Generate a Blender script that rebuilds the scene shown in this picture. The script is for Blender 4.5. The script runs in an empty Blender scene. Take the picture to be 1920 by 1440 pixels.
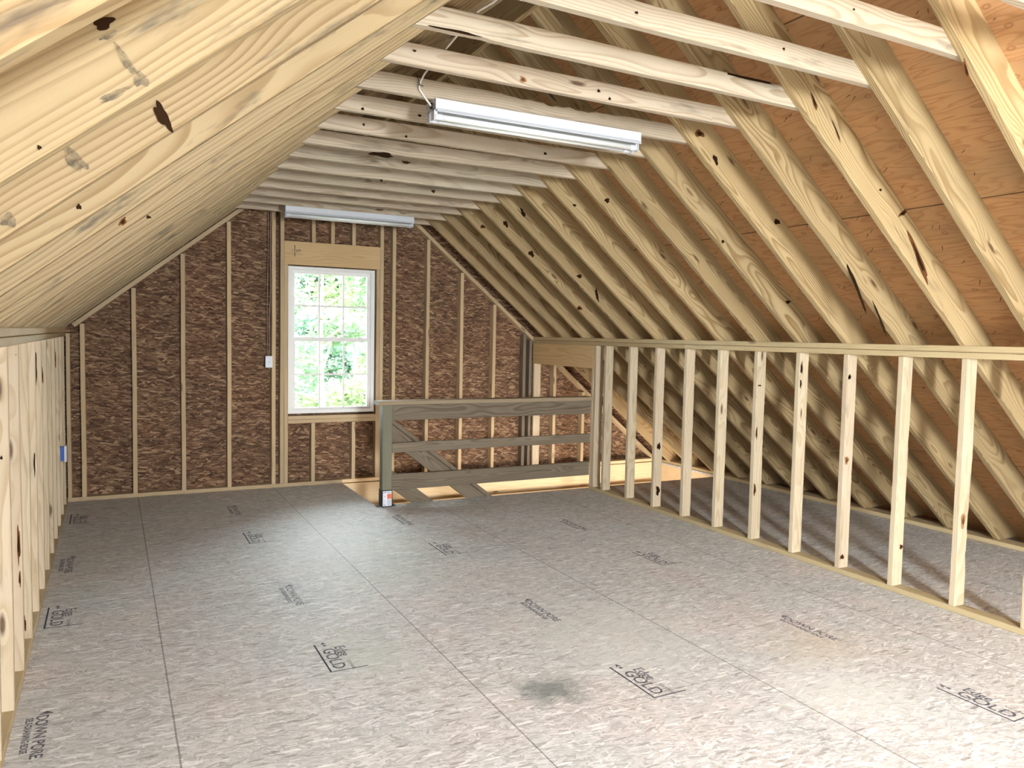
import bpy, bmesh, math, random
from mathutils import Vector, Matrix
random.seed(7)
C = bpy.context.scene.collection
# ------------------------------------------------------------------ camera
cam = bpy.data.cameras.new('camera'); cam.sensor_width = 36; cam.lens = 1453.98 / 1920 * 36
cam.clip_start = .05; cam.clip_end = 200
camo = bpy.data.objects.new('camera', cam); C.objects.link(camo)
yaw, pitch, roll = 0.47743, 0.061835, 0.01975
fw = Vector((math.sin(yaw)*math.cos(pitch), math.cos(yaw)*math.cos(pitch), -math.sin(pitch)))
rt = Vector((math.cos(yaw), -math.sin(yaw), 0)); up = rt.cross(fw)
r2 = rt*math.cos(roll) + up*math.sin(roll); u2 = -rt*math.sin(roll) + up*math.cos(roll)
M = Matrix((r2, u2, -fw)).transposed().to_4x4(); M.translation = Vector((0, 0, 1.5643))
camo.matrix_world = M
bpy.context.scene.camera = camo
# ------------------------------------------------------------------ sky, daylight, added lights, exposure
w = bpy.data.worlds.new('sky'); bpy.context.scene.world = w; w.use_nodes = True
wn = w.node_tree; bg = wn.nodes['Background']
bg.inputs[0].default_value = (.86, .94, 1.0, 1); bg.inputs[1].default_value = 26.0
def area(name, loc, rot, sx, sy, power, col):
    l = bpy.data.lights.new(name, 'AREA'); l.shape = 'RECTANGLE'; l.size = sx; l.size_y = sy; l.energy = power; l.color = col
    o = bpy.data.objects.new(name, l); C.objects.link(o); o.location = loc; o.rotation_euler = rot; return o
# assumed window light behind the camera; added fill light below the stair opening
area('assumed_rear_window_light', (1.15, -2.72, 1.75), (math.radians(46), 0, math.radians(-40)), 0.5, 1.35, 720, (.92, .97, 1.0))  # lamp for the assumed, unseen rear window, aimed down and right
area('added_lower_level_fill', (4.6, 5.5, -1.9), (math.radians(128), 0, 0), 3.0, 1.2, 175, (1.0, .90, .79))  # unseen fill added to light the stair opening from below, inside closed walls
sun = bpy.data.lights.new('sun', 'SUN'); sun.energy = 3.0; sun.angle = .02; sun.color = (1, .95, .85)
so = bpy.data.objects.new('sun', sun); C.objects.link(so); so.rotation_euler = (math.radians(38), 0, math.radians(25))
vs = bpy.context.scene.view_settings
vs.view_transform = 'Standard'; vs.look = 'None'; vs.gamma = 1; vs.use_curve_mapping = False; vs.exposure = 0.20

# ------------------------------------------------------------------ numbers of the place
XL, XR, YF, H, T, D, S, Y4 = -.359, 4.361, 7.914, 1.560, .038, .089, .4064, 2.3434
ML, MR, XRID = .808, .832, 2.035
RD = .184                                  # rafter depth
ZT = 2.705                                 # underside of the collar ties
Y0 = -2.6                                  # rear wall
def zl(x): return H + ML*(x - XL)
def zr(x): return H + MR*(XR - x)
def zroof(x): return min(zl(x) + RD*math.sqrt(1+ML*ML), zr(x) + RD*math.sqrt(1+MR*MR))
def zplane(x): return min(zl(x), zr(x))

# ------------------------------------------------------------------ materials
def newmat(n):
    m = bpy.data.materials.new(n); m.use_nodes = True
    return m, m.node_tree.nodes, m.node_tree.links, m.node_tree.nodes['Principled BSDF']
def math_(N, L, op, a, b=None, c=None, clamp=False):
    n = N.new('ShaderNodeMath'); n.operation = op; n.use_clamp = clamp
    for i, v in enumerate((a, b, c)):
        if v is None: continue
        if isinstance(v, (int, float)): n.inputs[i].default_value = v
        else: L.new(v, n.inputs[i])
    return n.outputs[0]
def vmath(N, L, op, a, b):
    n = N.new('ShaderNodeVectorMath'); n.operation = op
    for i, v in enumerate((a, b)):
        if isinstance(v, tuple): n.inputs[i].default_value = v
        else: L.new(v, n.inputs[i])
    return n.outputs[0]
def ramp(N, L, fac, stops):
    n = N.new('ShaderNodeValToRGB'); L.new(fac, n.inputs[0]); e = n.color_ramp.elements
    while len(e) < len(stops): e.new(.5)
    for i, (p, c) in enumerate(stops):
        e[i].position = p; e[i].color = (c[0], c[1], c[2], 1) if isinstance(c, tuple) else (c, c, c, 1)
    return n.outputs[0]
def mixc(N, L, fac, a, b, mode='MIX'):
    n = N.new('ShaderNodeMix'); n.data_type = 'RGBA'; n.blend_type = mode
    for i, v in ((0, fac), (6, a), (7, b)):
        if isinstance(v, (int, float)): n.inputs[i].default_value = v
        elif isinstance(v, tuple): n.inputs[i].default_value = (*v, 1)
        else: L.new(v, n.inputs[i])
    return n.outputs[2]
def noise(N, L, vec, scale, detail=3, rough=.5, dims='3D'):
    n = N.new('ShaderNodeTexNoise'); n.noise_dimensions = dims; L.new(vec, n.inputs['Vector'])
    n.inputs['Scale'].default_value = scale; n.inputs['Detail'].default_value = detail; n.inputs['Roughness'].default_value = rough
    return n
def simple(n, col, rough=.6, metal=0):
    m, N, L, B = newmat(n); B.inputs['Base Color'].default_value = (*col, 1)
    B.inputs['Roughness'].default_value = rough; B.inputs['Metallic'].default_value = metal
    return m

def wood(name, light, dark, ring=.0065, contrast=.8, knots=1.0, tint2=None, stain=0.0, blotch=.25, rough=.62, vary=.16, offs=.11):
    """sawn board: growth rings round an axis along local x, fibres, knots; a different piece of the log for every object"""
    m, N, L, B = newmat(name)
    tc = N.new('ShaderNodeTexCoord'); oi = N.new('ShaderNodeObjectInfo')
    wnz = N.new('ShaderNodeTexWhiteNoise'); wnz.noise_dimensions = '1D'; L.new(oi.outputs['Random'], wnz.inputs['W'])
    rnd = wnz.outputs['Color']
    sep = N.new('ShaderNodeSeparateXYZ'); L.new(rnd, sep.inputs[0])
    off = vmath(N, L, 'MULTIPLY', rnd, (40, 17, 23))
    P = vmath(N, L, 'ADD', tc.outputs['Object'], off)
    lo = noise(N, L, vmath(N, L, 'MULTIPLY', P, (1.1, 3.5, 3.5)), 1.0, 2)
    warp = vmath(N, L, 'MULTIPLY', vmath(N, L, 'SUBTRACT', lo.outputs['Color'], (.5, .5, .5)), (0, .10, .10))
    sx = N.new('ShaderNodeSeparateXYZ'); L.new(vmath(N, L, 'ADD', tc.outputs['Object'], warp), sx.inputs[0])
    cy = math_(N, L, 'ADD', sx.outputs[1], math_(N, L, 'MULTIPLY_ADD', sep.outputs[0], .14, .02))
    cz = math_(N, L, 'ADD', sx.outputs[2], math_(N, L, 'MULTIPLY_ADD', sep.outputs[1], offs, -offs/2))
    rr = math_(N, L, 'SQRT', math_(N, L, 'ADD', math_(N, L, 'MULTIPLY', cy, cy), math_(N, L, 'MULTIPLY', cz, cz)))
    rr = math_(N, L, 'ADD', rr, math_(N, L, 'MULTIPLY', sx.outputs[0], .006))
    # knots
    vo = N.new('ShaderNodeTexVoronoi'); vo.voronoi_dimensions = '3D'; vo.inputs['Scale'].default_value = 1
    L.new(vmath(N, L, 'MULTIPLY', P, (2.3, 9, 9)), vo.inputs['Vector'])
    sc = N.new('ShaderNodeSeparateXYZ'); L.new(vo.outputs['Color'], sc.inputs[0])
    act = math_(N, L, 'GREATER_THAN', sc.outputs[0], .30)
    dk = vo.outputs['Distance']
    near = math_(N, L, 'MULTIPLY', act, math_(N, L, 'SUBTRACT', 1.0, math_(N, L, 'DIVIDE', dk, .5), clamp=True))
    near2 = math_(N, L, 'MULTIPLY', near, near)
    rr = math_(N, L, 'ADD', rr, math_(N, L, 'MULTIPLY', near2, .028*knots))
    ph = math_(N, L, 'FRACT', math_(N, L, 'DIVIDE', rr, ring))
    band = ramp(N, L, ph, [(0, 0.0), (.45, .15), (.8, 1.0), (.93, 1.0), (1.0, 0.0)])
    amp = noise(N, L, vmath(N, L, 'MULTIPLY', P, (.8, 8, 8)), 1.0, 1).outputs[0]
    band = math_(N, L, 'MULTIPLY', band, math_(N, L, 'MULTIPLY_ADD', amp, 1.2*contrast, .05))
    fib = noise(N, L, vmath(N, L, 'MULTIPLY', P, (9, 420, 420)), 1.0, 2).outputs[0]
    f = math_(N, L, 'ADD', band, math_(N, L, 'MULTIPLY_ADD', fib, .35, -.17), clamp=True)
    col = mixc(N, L, f, light, dark)
    t2 = tint2 or (light[0]*1.02, light[1]*.90, light[2]*.84)
    col = mixc(N, L, math_(N, L, 'MULTIPLY', sep.outputs[2], .55), col, mixc(N, L, .9, col, tuple(min(1, a/b) for a, b in zip(t2, light)), 'MULTIPLY'))
    # broad discolouration
    bl = noise(N, L, vmath(N, L, 'MULTIPLY', P, (1.6, 7, 7)), 1.0, 4, .6).outputs[0]
    col = mixc(N, L, math_(N, L, 'MULTIPLY', ramp(N, L, bl, [(.45, 0.0), (.8, 1.0)]), blotch), col, (dark[0]*.8, dark[1]*.85, dark[2]*.9))
    if stain > 0:
        st = noise(N, L, vmath(N, L, 'MULTIPLY', P, (2.2, 14, 14)), 1.0, 5, .65).outputs[0]
        col = mixc(N, L, math_(N, L, 'MULTIPLY', ramp(N, L, st, [(.58, 0.0), (.70, 1.0)]), stain), col, (.05, .045, .035))
    kc = math_(N, L, 'MULTIPLY', act, ramp(N, L, dk, [(.06, 1.0), (.13, 0.0)]))
    col = mixc(N, L, math_(N, L, 'MULTIPLY', kc, .85*min(1, knots)), col, (.07, .03, .012))
    val = math_(N, L, 'MULTIPLY_ADD', oi.outputs['Random'], vary*2, 1-vary)
    col = mixc(N, L, 1.0, col, val, 'MULTIPLY')
    L.new(col, B.inputs['Base Color']); B.inputs['Roughness'].default_value = rough
    B.inputs['Specular IOR Level'].default_value = .3
    bp = N.new('ShaderNodeBump'); bp.inputs['Strength'].default_value = .25; bp.inputs['Distance'].default_value = .001
    L.new(f, bp.inputs['Height']); L.new(bp.outputs[0], B.inputs['Normal'])
    return m

ANG = (.95, -.75, .45, -1.0, .8, -.3, .15)
def osb(name, stops, axis, size=(.085, .013), layers=5, spread=.55, rough=.75, seams=None, extra=None, spec=.3, base_angle=0., warp=.012):
    """oriented strand board; axis: which object coordinates are (u, v)"""
    m, N, L, B = newmat(name)
    tc = N.new('ShaderNodeTexCoord'); s = N.new('ShaderNodeSeparateXYZ'); L.new(tc.outputs['Object'], s.inputs[0])
    cb = N.new('ShaderNodeCombineXYZ'); L.new(s.outputs[axis[0]], cb.inputs[0]); L.new(s.outputs[axis[1]], cb.inputs[1])
    uv = cb.outputs[0]
    nw = noise(N, L, uv, 26, 2); wv = vmath(N, L, 'MULTIPLY', vmath(N, L, 'SUBTRACT', nw.outputs['Color'], (.5, .5, .5)), (warp, warp, 0))
    uvw = vmath(N, L, 'ADD', uv, wv)
    val = None; rs = random.Random(sum(map(ord, name)))
    for k in range(layers):
        a = base_angle + spread*ANG[k % 7]
        mp = N.new('ShaderNodeMapping'); mp.vector_type = 'POINT'; L.new(uvw, mp.inputs['Vector'])
        mp.inputs['Rotation'].default_value = (0, 0, a)
        q = rs.uniform(.65, 1.5)
        v2 = vmath(N, L, 'MULTIPLY', mp.outputs[0], (1/(size[0]*q), 1/(size[1]*q), 1)); v2 = vmath(N, L, 'ADD', v2, (k*13.7, k*7.1, 0))
        vo = N.new('ShaderNodeTexVoronoi'); vo.voronoi_dimensions = '2D'; vo.inputs['Scale'].default_value = 1; L.new(v2, vo.inputs['Vector'])
        sc = N.new('ShaderNodeSeparateXYZ'); L.new(vo.outputs['Color'], sc.inputs[0])
        if val is None: val = sc.outputs[1]
        else:
            sel = math_(N, L, 'GREATER_THAN', sc.outputs[0], .60)
            mx = N.new('ShaderNodeMix'); mx.data_type = 'FLOAT'; L.new(sel, mx.inputs[0]); L.new(val, mx.inputs[2]); L.new(sc.outputs[1], mx.inputs[3]); val = mx.outputs[0]
    fine = noise(N, L, vmath(N, L, 'MULTIPLY', uv, (60, 240, 1)), 1, 3).outputs[0]
    fv = math_(N, L, 'ADD', math_(N, L, 'MULTIPLY', val, .8), math_(N, L, 'MULTIPLY', fine, .2))
    col = ramp(N, L, fv, stops)
    big = noise(N, L, uv, 1.7, 4, .6)
    hue = ramp(N, L, big.outputs[0], [(.3, (.93, .97, .98)), (.5, (1.0, 1.0, 1.0)), (.72, (1.05, .98, .95))])
    col = mixc(N, L, 1.0, col, hue, 'MULTIPLY')
    if extra: col = extra(N, L, s, uv, col)
    if seams:
        for (ax, start, step, wd) in seams:
            sh = math_(N, L, 'ADD', s.outputs[ax], math_(N, L, 'MULTIPLY_ADD', noise(N, L, uv, 9, 2).outputs[0], .004, -.002))
            d = math_(N, L, 'ABSOLUTE', math_(N, L, 'SUBTRACT', sh, start)) if step is None else \
                math_(N, L, 'MULTIPLY', math_(N, L, 'PINGPONG', math_(N, L, 'SUBTRACT', sh, start), step/2), 1.0)
            col = mixc(N, L, math_(N, L, 'MULTIPLY', ramp(N, L, math_(N, L, 'DIVIDE', d, wd*2), [(.35, 1.0), (.6, 0.0)]), .6), col, (.05, .045, .04))
    L.new(col, B.inputs['Base Color']); B.inputs['Roughness'].default_value = rough; B.inputs['Specular IOR Level'].default_value = spec
    bp = N.new('ShaderNodeBump'); bp.inputs['Strength'].default_value = .3; bp.inputs['Distance'].default_value = .0012
    L.new(fv, bp.inputs['Height']); L.new(bp.outputs[0], B.inputs['Normal'])
    return m

def floor_extra(N, L, s, uv, col):
    for (rot, du, dv) in ((.5, 4.1, 2.2), (-.7, 9.3, 5.5)):
        mp = N.new('ShaderNodeMapping'); L.new(uv, mp.inputs['Vector']); mp.inputs['Rotation'].default_value = (0, 0, rot); mp.inputs['Scale'].default_value = (9, 45, 1); mp.inputs['Location'].default_value = (du, dv, 0)
        vo = N.new('ShaderNodeTexVoronoi'); vo.voronoi_dimensions = '2D'; vo.inputs['Scale'].default_value = 1; L.new(mp.outputs[0], vo.inputs['Vector'])
        sc = N.new('ShaderNodeSeparateXYZ'); L.new(vo.outputs['Color'], sc.inputs[0])
        on = math_(N, L, 'MULTIPLY', math_(N, L, 'GREATER_THAN', sc.outputs[0], .965), math_(N, L, 'LESS_THAN', vo.outputs['Distance'], .36))
        col = mixc(N, L, math_(N, L, 'MULTIPLY', on, .6), col, (.93, .92, .88))
        on = math_(N, L, 'MULTIPLY', math_(N, L, 'LESS_THAN', sc.outputs[0], .04), math_(N, L, 'LESS_THAN', vo.outputs['Distance'], .3))
        col = mixc(N, L, math_(N, L, 'MULTIPLY', on, .5), col, (.16, .14, .12))
    # dark scuffed stain, greenish dusty patches and end joints of the panels
    def blob(cx, cy, rx, ry, colr, k, sc=9, lo=.35, hi=.95):
        dx = math_(N, L, 'DIVIDE', math_(N, L, 'SUBTRACT', s.outputs[0], cx), rx); dy = math_(N, L, 'DIVIDE', math_(N, L, 'SUBTRACT', s.outputs[1], cy), ry)
        d = math_(N, L, 'SQRT', math_(N, L, 'ADD', math_(N, L, 'MULTIPLY', dx, dx), math_(N, L, 'MULTIPLY', dy, dy)))
        n = noise(N, L, uv, sc, 5, .65).outputs[0]
        f = math_(N, L, 'SUBTRACT', 1.0, math_(N, L, 'ADD', math_(N, L, 'MULTIPLY', d, .6), n), clamp=True)
        return mixc(N, L, math_(N, L, 'MULTIPLY', ramp(N, L, f, [(0.0, 0.0), (.35, 1.0)]), k), c[0], colr)
    c = [col]
    for a in ((1.72, 2.88, .24, .20, (.13, .155, .14), .75), (2.35, 3.3, .8, .8, (.62, .65, .60), .45), (3.2, 2.75, .5, .35, (.62, .54, .39), .35),
              (1.55, 5.4, .8, 1.6, (.52, .53, .44), .4), (1.1, 3.6, .35, .5, (.54, .57, .49), .45), (2.9, 2.3, .5, .5, (.72, .75, .70), .5)):
        c[0] = blob(*a)
    for (xa, xb, y) in ((-.36, .2066, 3.72), (-.36, .2066, 6.15), (.2066, 1.4258, 4.93), (.2066, 1.4258, 2.5), (1.4258, 2.645, 5.1), (1.4258, 2.645, 2.66), (2.645, 3.864, 6.3), (2.645, 3.864, 3.86), (3.864, 6.4, 5.1), (3.864, 6.4, 2.66)):
        ins = math_(N, L, 'MULTIPLY', math_(N, L, 'GREATER_THAN', s.outputs[0], xa), math_(N, L, 'LESS_THAN', s.outputs[0], xb))
        dd = math_(N, L, 'ABSOLUTE', math_(N, L, 'SUBTRACT', s.outputs[1], y))
        c[0] = mixc(N, L, math_(N, L, 'MULTIPLY', ins, math_(N, L, 'MULTIPLY', math_(N, L, 'LESS_THAN', dd, .0018), .55)), c[0], (.06, .05, .042))
    return c[0]

M_floor = osb('subfloor_strand_board', [(.0, (.22, .21, .19)), (.15, (.44, .425, .40)), (.5, (.58, .57, .545)), (.8, (.67, .66, .64)), (.9, (.80, .79, .77)), (1, (.94, .93, .91))],
              (0, 1), size=(.048, .0078), spread=1.3, rough=.6, extra=floor_extra, spec=.35, layers=7,
              seams=[(0, .2066, 1.2192, .0035)])
M_wall = osb('wall_strand_board', [(.0, (.035, .016, .008)), (.25, (.095, .048, .026)), (.55, (.165, .092, .050)), (.78, (.25, .15, .085)), (.9, (.40, .27, .16)), (1, (.56, .42, .28))],
             (0, 2), size=(.072, .0125), spread=.75, warp=.006, rough=.8, layers=7, seams=[(2, .50, 1.2192, .0025)])

def plywood(name, stops, seams):
    m, N, L, B = newmat(name)
    tc = N.new('ShaderNodeTexCoord'); P = tc.outputs['Object']; s = N.new('ShaderNodeSeparateXYZ'); L.new(P, s.inputs[0])
    # local x = up the slope, local y = along the room; grain runs along y, each sheet different
    sheet = math_(N, L, 'FLOOR', math_(N, L, 'DIVIDE', math_(N, L, 'SUBTRACT', s.outputs[0], seams[0]), 1.2192))
    row = math_(N, L, 'FLOOR', math_(N, L, 'DIVIDE', math_(N, L, 'ADD', s.outputs[1], math_(N, L, 'MULTIPLY', sheet, 1.22)), 2.4384))
    so_ = N.new('ShaderNodeCombineXYZ'); L.new(math_(N, L, 'MULTIPLY', sheet, 5.3), so_.inputs[0]); L.new(math_(N, L, 'MULTIPLY', row, 7.9), so_.inputs[1]); L.new(math_(N, L, 'MULTIPLY', sheet, 3.1), so_.inputs[2])
    Q = vmath(N, L, 'ADD', P, so_.outputs[0])
    n1 = noise(N, L, vmath(N, L, 'MULTIPLY', Q, (5.0, .9, 1)), 1, 3, .55)
    ph = math_(N, L, 'FRACT', math_(N, L, 'MULTIPLY', n1.outputs[0], 16))
    band = ramp(N, L, ph, [(0, 0.0), (.5, .25), (.85, 1.0), (1, 0.0)])
    fib = noise(N, L, vmath(N, L, 'MULTIPLY', Q, (260, 10, 1)), 1, 2).outputs[0]
    f = math_(N, L, 'ADD', math_(N, L, 'MULTIPLY', band, .42), math_(N, L, 'MULTIPLY', fib, .5), clamp=True)
    col = ramp(N, L, f, stops)
    sh = N.new('ShaderNodeTexWhiteNoise'); sh.noise_dimensions = '3D'; L.new(so_.outputs[0], sh.inputs['Vector'])
    col = mixc(N, L, .35, col, mixc(N, L, sh.outputs[0], (.88, .8, .75), (1.12, 1.1, 1.05)), 'MULTIPLY')
    bl = noise(N, L, vmath(N, L, 'MULTIPLY', Q, (4, 1.5, 1)), 1, 4, .6).outputs[0]
    col = mixc(N, L, math_(N, L, 'MULTIPLY', ramp(N, L, bl, [(.42, 0.0), (.7, 1.0)]), .5), col, (.30, .20, .10))
    vo = N.new('ShaderNodeTexVoronoi'); vo.voronoi_dimensions = '2D'; L.new(vmath(N, L, 'MULTIPLY', Q, (9, 6, 1)), vo.inputs['Vector']); vo.inputs['Scale'].default_value = 1
    sc = N.new('ShaderNodeSeparateXYZ'); L.new(vo.outputs['Color'], sc.inputs[0])
    kk = math_(N, L, 'MULTIPLY', math_(N, L, 'GREATER_THAN', sc.outputs[0], .72), ramp(N, L, vo.outputs['Distance'], [(.03, .2), (.08, 1.0), (.14, 0.0)]))
    col = mixc(N, L, math_(N, L, 'MULTIPLY', kk, .6), col, (.22, .085, .03))
    d1 = math_(N, L, 'PINGPONG', math_(N, L, 'SUBTRACT', s.outputs[0], seams[0]), .6096)
    rowp = math_(N, L, 'PINGPONG', math_(N, L, 'ADD', s.outputs[1], math_(N, L, 'MULTIPLY', sheet, 1.22)), 1.2192)
    for d in (d1, rowp):
        col = mixc(N, L, math_(N, L, 'MULTIPLY', ramp(N, L, math_(N, L, 'DIVIDE', d, .008), [(.3, 1.0), (.6, 0.0)]), .85), col, (.03, .015, .008))
    L.new(col, B.inputs['Base Color']); B.inputs['Roughness'].default_value = .7; B.inputs['Specular IOR Level'].default_value = .3
    return m
M_ply = plywood('roof_sheathing_plywood', [(0, (.52, .30, .15)), (.35, (.47, .26, .12)), (.6, (.40, .205, .088)), (1, (.25, .11, .042))], (1.05,))

M_rafter = wood('rafter_yellow_pine', (0.440, 0.328, 0.174), (0.216, 0.129, 0.048), ring=.0085, contrast=1.05, knots=1.0, stain=.35, tint2=(.46, .39, .22), vary=.12)
M_rafterL = wood('rafter_yellow_pine_left_dimmed', (0.320, 0.247, 0.137), (0.195, 0.129, 0.056), ring=.011, contrast=1.0, knots=1, stain=.85, vary=.09)  # same pine as the right slope, colour darkened to offset strong light here
M_tie = wood('tie_pale_pine', (0.521, 0.454, 0.348), (0.319, 0.227, 0.140), ring=.012, contrast=.75, knots=1, tint2=(.50, .405, .31), stain=.4, vary=.13)
M_stud = wood('knee_wall_pine', (0.571, 0.479, 0.332), (0.378, 0.277, 0.145), ring=.011, contrast=.6, knots=1, tint2=(.56, .44, .36), stain=.25, vary=.09)
M_gable = wood('gable_stud_pine', (.53, .415, .255), (.39, .27, .145), ring=.009, contrast=.35, knots=.8, stain=.3, vary=.1)
M_header = wood('header_pine', (.62, .455, .24), (.44, .29, .13), ring=.016, contrast=.5, knots=1, vary=.05)
M_plate = wood('plate_pine', (0.496, 0.400, 0.232), (0.368, 0.264, 0.128), ring=.010, contrast=.4, knots=.7, vary=.08, stain=.15)
M_treat = wood('treated_lumber', (.20, .158, .11), (.085, .055, .033), ring=.013, contrast=1.0, knots=1, tint2=(.19, .165, .125), vary=.1, stain=.1)
M_post = wood('treated_post', (.20, .205, .145), (.11, .10, .065), ring=.009, contrast=.7, knots=.6, vary=.03)
M_cap = wood('weathered_cap', (.33, .26, .17), (.19, .13, .075), ring=.010, contrast=.6, knots=.6, vary=.03)
M_lvl = wood('rim_pine', (.74, .58, .36), (.58, .40, .20), ring=.02, contrast=.45, knots=1, vary=.04)
M_white = simple('white_enamel', (.66, .70, .76), .35)
M_vinyl = simple('white_vinyl', (.80, .81, .80), .35)
M_tube = simple('frosted_tube', (.78, .81, .80), .25)
M_dark = simple('dark_metal', (.03, .032, .035), .5, .3)
M_nail = simple('nail_steel', (.035, .028, .025), .55, .4)
M_blue = simple('blue_plastic', (.01, .09, .42), .45)
M_cable = simple('white_cable_jacket', (.62, .60, .55), .5)
M_cable2 = simple('dim_cable_jacket', (.30, .20, .17), .6)
M_grey = simple('galvanised_grey', (.30, .31, .32), .5, .4)
M_lab = simple('label_white', (.72, .74, .80), .5)
M_or = simple('label_orange', (.75, .16, .06), .5)
M_lg = simple('label_grey', (.36, .38, .46), .5)
M_drywall = simple('lower_level_plaster', (.62, .56, .48), .9)
M_slab = simple('lower_level_slab', (.45, .42, .38), .9)
M_bark = simple('bark', (.24, .19, .15), .9)
M_grass = simple('grass', (.12, .2, .06), .95)
def leafmat(n, c):
    m, N, L, B = newmat(n); B.inputs['Base Color'].default_value = (*c, 1); B.inputs['Roughness'].default_value = .5
    tr = N.new('ShaderNodeBsdfTranslucent'); tr.inputs[0].default_value = (c[0]*1.1, c[1]*1.1, c[2]*.8, 1)
    mx = N.new('ShaderNodeMixShader'); mx.inputs[0].default_value = .45
    L.new(B.outputs[0], mx.inputs[1]); L.new(tr.outputs[0], mx.inputs[2]); L.new(mx.outputs[0], N['Material Output'].inputs[0])
    return m
M_leaf = [leafmat('leaf_green', (.09, .15, .09)), leafmat('leaf_yellow_green', (.13, .18, .09)), leafmat('leaf_blue_green', (.09, .15, .12))]
def glass():
    m, N, L, B = newmat('window_glass')
    t = N.new('ShaderNodeBsdfTransparent'); t.inputs[0].default_value = (.97, .99, .98, 1)
    g = N.new('ShaderNodeBsdfGlossy'); g.inputs['Roughness'].default_value = .02
    f = N.new('ShaderNodeFresnel'); f.inputs[0].default_value = 1.45
    mx = N.new('ShaderNodeMixShader'); L.new(f.outputs[0], mx.inputs[0]); L.new(t.outputs[0], mx.inputs[1]); L.new(g.outputs[0], mx.inputs[2])
    L.new(mx.outputs[0], N['Material Output'].inputs[0]); return m
M_glass = glass()
def inkmat():
    m, N, L, B = newmat('stamp_ink'); B.inputs['Base Color'].default_value = (.075, .085, .12, 1); B.inputs['Roughness'].default_value = .8
    tc = N.new('ShaderNodeTexCoord'); n = noise(N, L, tc.outputs['Object'], 70, 4, .7)
    f = ramp(N, L, n.outputs[0], [(.30, .2), (.58, .85)])
    t = N.new('ShaderNodeBsdfTransparent'); mx = N.new('ShaderNodeMixShader')
    L.new(f, mx.inputs[0]); L.new(t.outputs[0], mx.inputs[1]); L.new(B.outputs[0], mx.inputs[2]); L.new(mx.outputs[0], N['Material Output'].inputs[0])
    return m
M_ink = inkmat()

# ------------------------------------------------------------------ object helpers
def link(name, me, mat, parent=None, mats=None):
    o = bpy.data.objects.new(name, me); C.objects.link(o)
    for mm in (mats or [mat]): me.materials.append(mm)
    if parent: o.parent = parent
    return o
def tag(o, label, cat, group=None):
    o['label'] = label; o['category'] = cat
    if group: o['group'] = group
    return o
def structure(o): o['kind'] = 'structure'; return o
def empty(name, loc):
    o = bpy.data.objects.new(name, None); C.objects.link(o); o.location = loc; o.empty_display_size = .1; return o
def fin(bm, name):
    bmesh.ops.recalc_face_normals(bm, faces=bm.faces); me = bpy.data.meshes.new(name); bm.to_mesh(me); bm.free(); return me
def box_bm(bm, lo, hi, mi=0):
    v = [bm.verts.new((x, y, z)) for x in (lo[0], hi[0]) for y in (lo[1], hi[1]) for z in (lo[2], hi[2])]
    for f in ((0, 1, 3, 2), (4, 6, 7, 5), (0, 4, 5, 1), (2, 3, 7, 6), (0, 2, 6, 4), (1, 5, 7, 3)):
        bm.faces.new([v[i] for i in f]).material_index = mi
    return v
def box(name, lo, hi, mat, parent=None, bevel=0.0):
    """box given in world coordinates; origin at its low centre"""
    c = Vector(((lo[0]+hi[0])/2, (lo[1]+hi[1])/2, lo[2]))
    pc = parent.matrix_world.translation if parent else Vector((0, 0, 0))
    if parent: pc = Vector(parent.location) if not parent.parent else Vector(parent.location) + Vector(parent.parent.location)
    bm = bmesh.new(); box_bm(bm, Vector(lo)-c, Vector(hi)-c)
    if bevel: bmesh.ops.bevel(bm, geom=bm.edges[:], offset=bevel, segments=2, affect='EDGES', profile=.6)
    o = link(name, fin(bm, name), mat, parent); o.location = c - pc; return o
def prism_bm(bm, pts, y0, y1):
    a = [bm.verts.new((x, y0, z)) for x, z in pts]; b = [bm.verts.new((x, y1, z)) for x, z in pts]
    bm.faces.new(a); bm.faces.new(b[::-1]); n = len(pts)
    for i in range(n): bm.faces.new((a[i], b[i], b[(i+1) % n], a[(i+1) % n]))
def tube_bm(bm, pts, r, n=10, caps=True):
    rings = []
    for i, p in enumerate(pts):
        p = Vector(p); d = (Vector(pts[min(i+1, len(pts)-1)]) - Vector(pts[max(i-1, 0)])).normalized()
        a = d.cross(Vector((0, 0, 1)));
        if a.length < .05: a = d.cross(Vector((0, 1, 0)))
        a.normalize(); b = d.cross(a)
        rr = r[i] if isinstance(r, (list, tuple)) else r
        rings.append([bm.verts.new(p + (a*math.cos(t) + b*math.sin(t))*rr) for t in [2*math.pi*k/n for k in range(n)]])
    for q, s in zip(rings, rings[1:]):
        for k in range(n): f = bm.faces.new((q[k], q[(k+1) % n], s[(k+1) % n], s[k])); f.smooth = True
    if caps: bm.faces.new(rings[0][::-1]); bm.faces.new(rings[-1])
def smooth_path(pts, k=6):
    out = []; P = [Vector(p) for p in pts]
    for i in range(len(P)-1):
        p0, p1, p2, p3 = P[max(i-1, 0)], P[i], P[i+1], P[min(i+2, len(P)-1)]
        for j in range(k):
            t = j/k; out.append(.5*((2*p1) + (-p0+p2)*t + (2*p0-5*p1+4*p2-p3)*t*t + (-p0+3*p1-3*p2+p3)*t**3))
    out.append(P[-1]); return out

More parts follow.
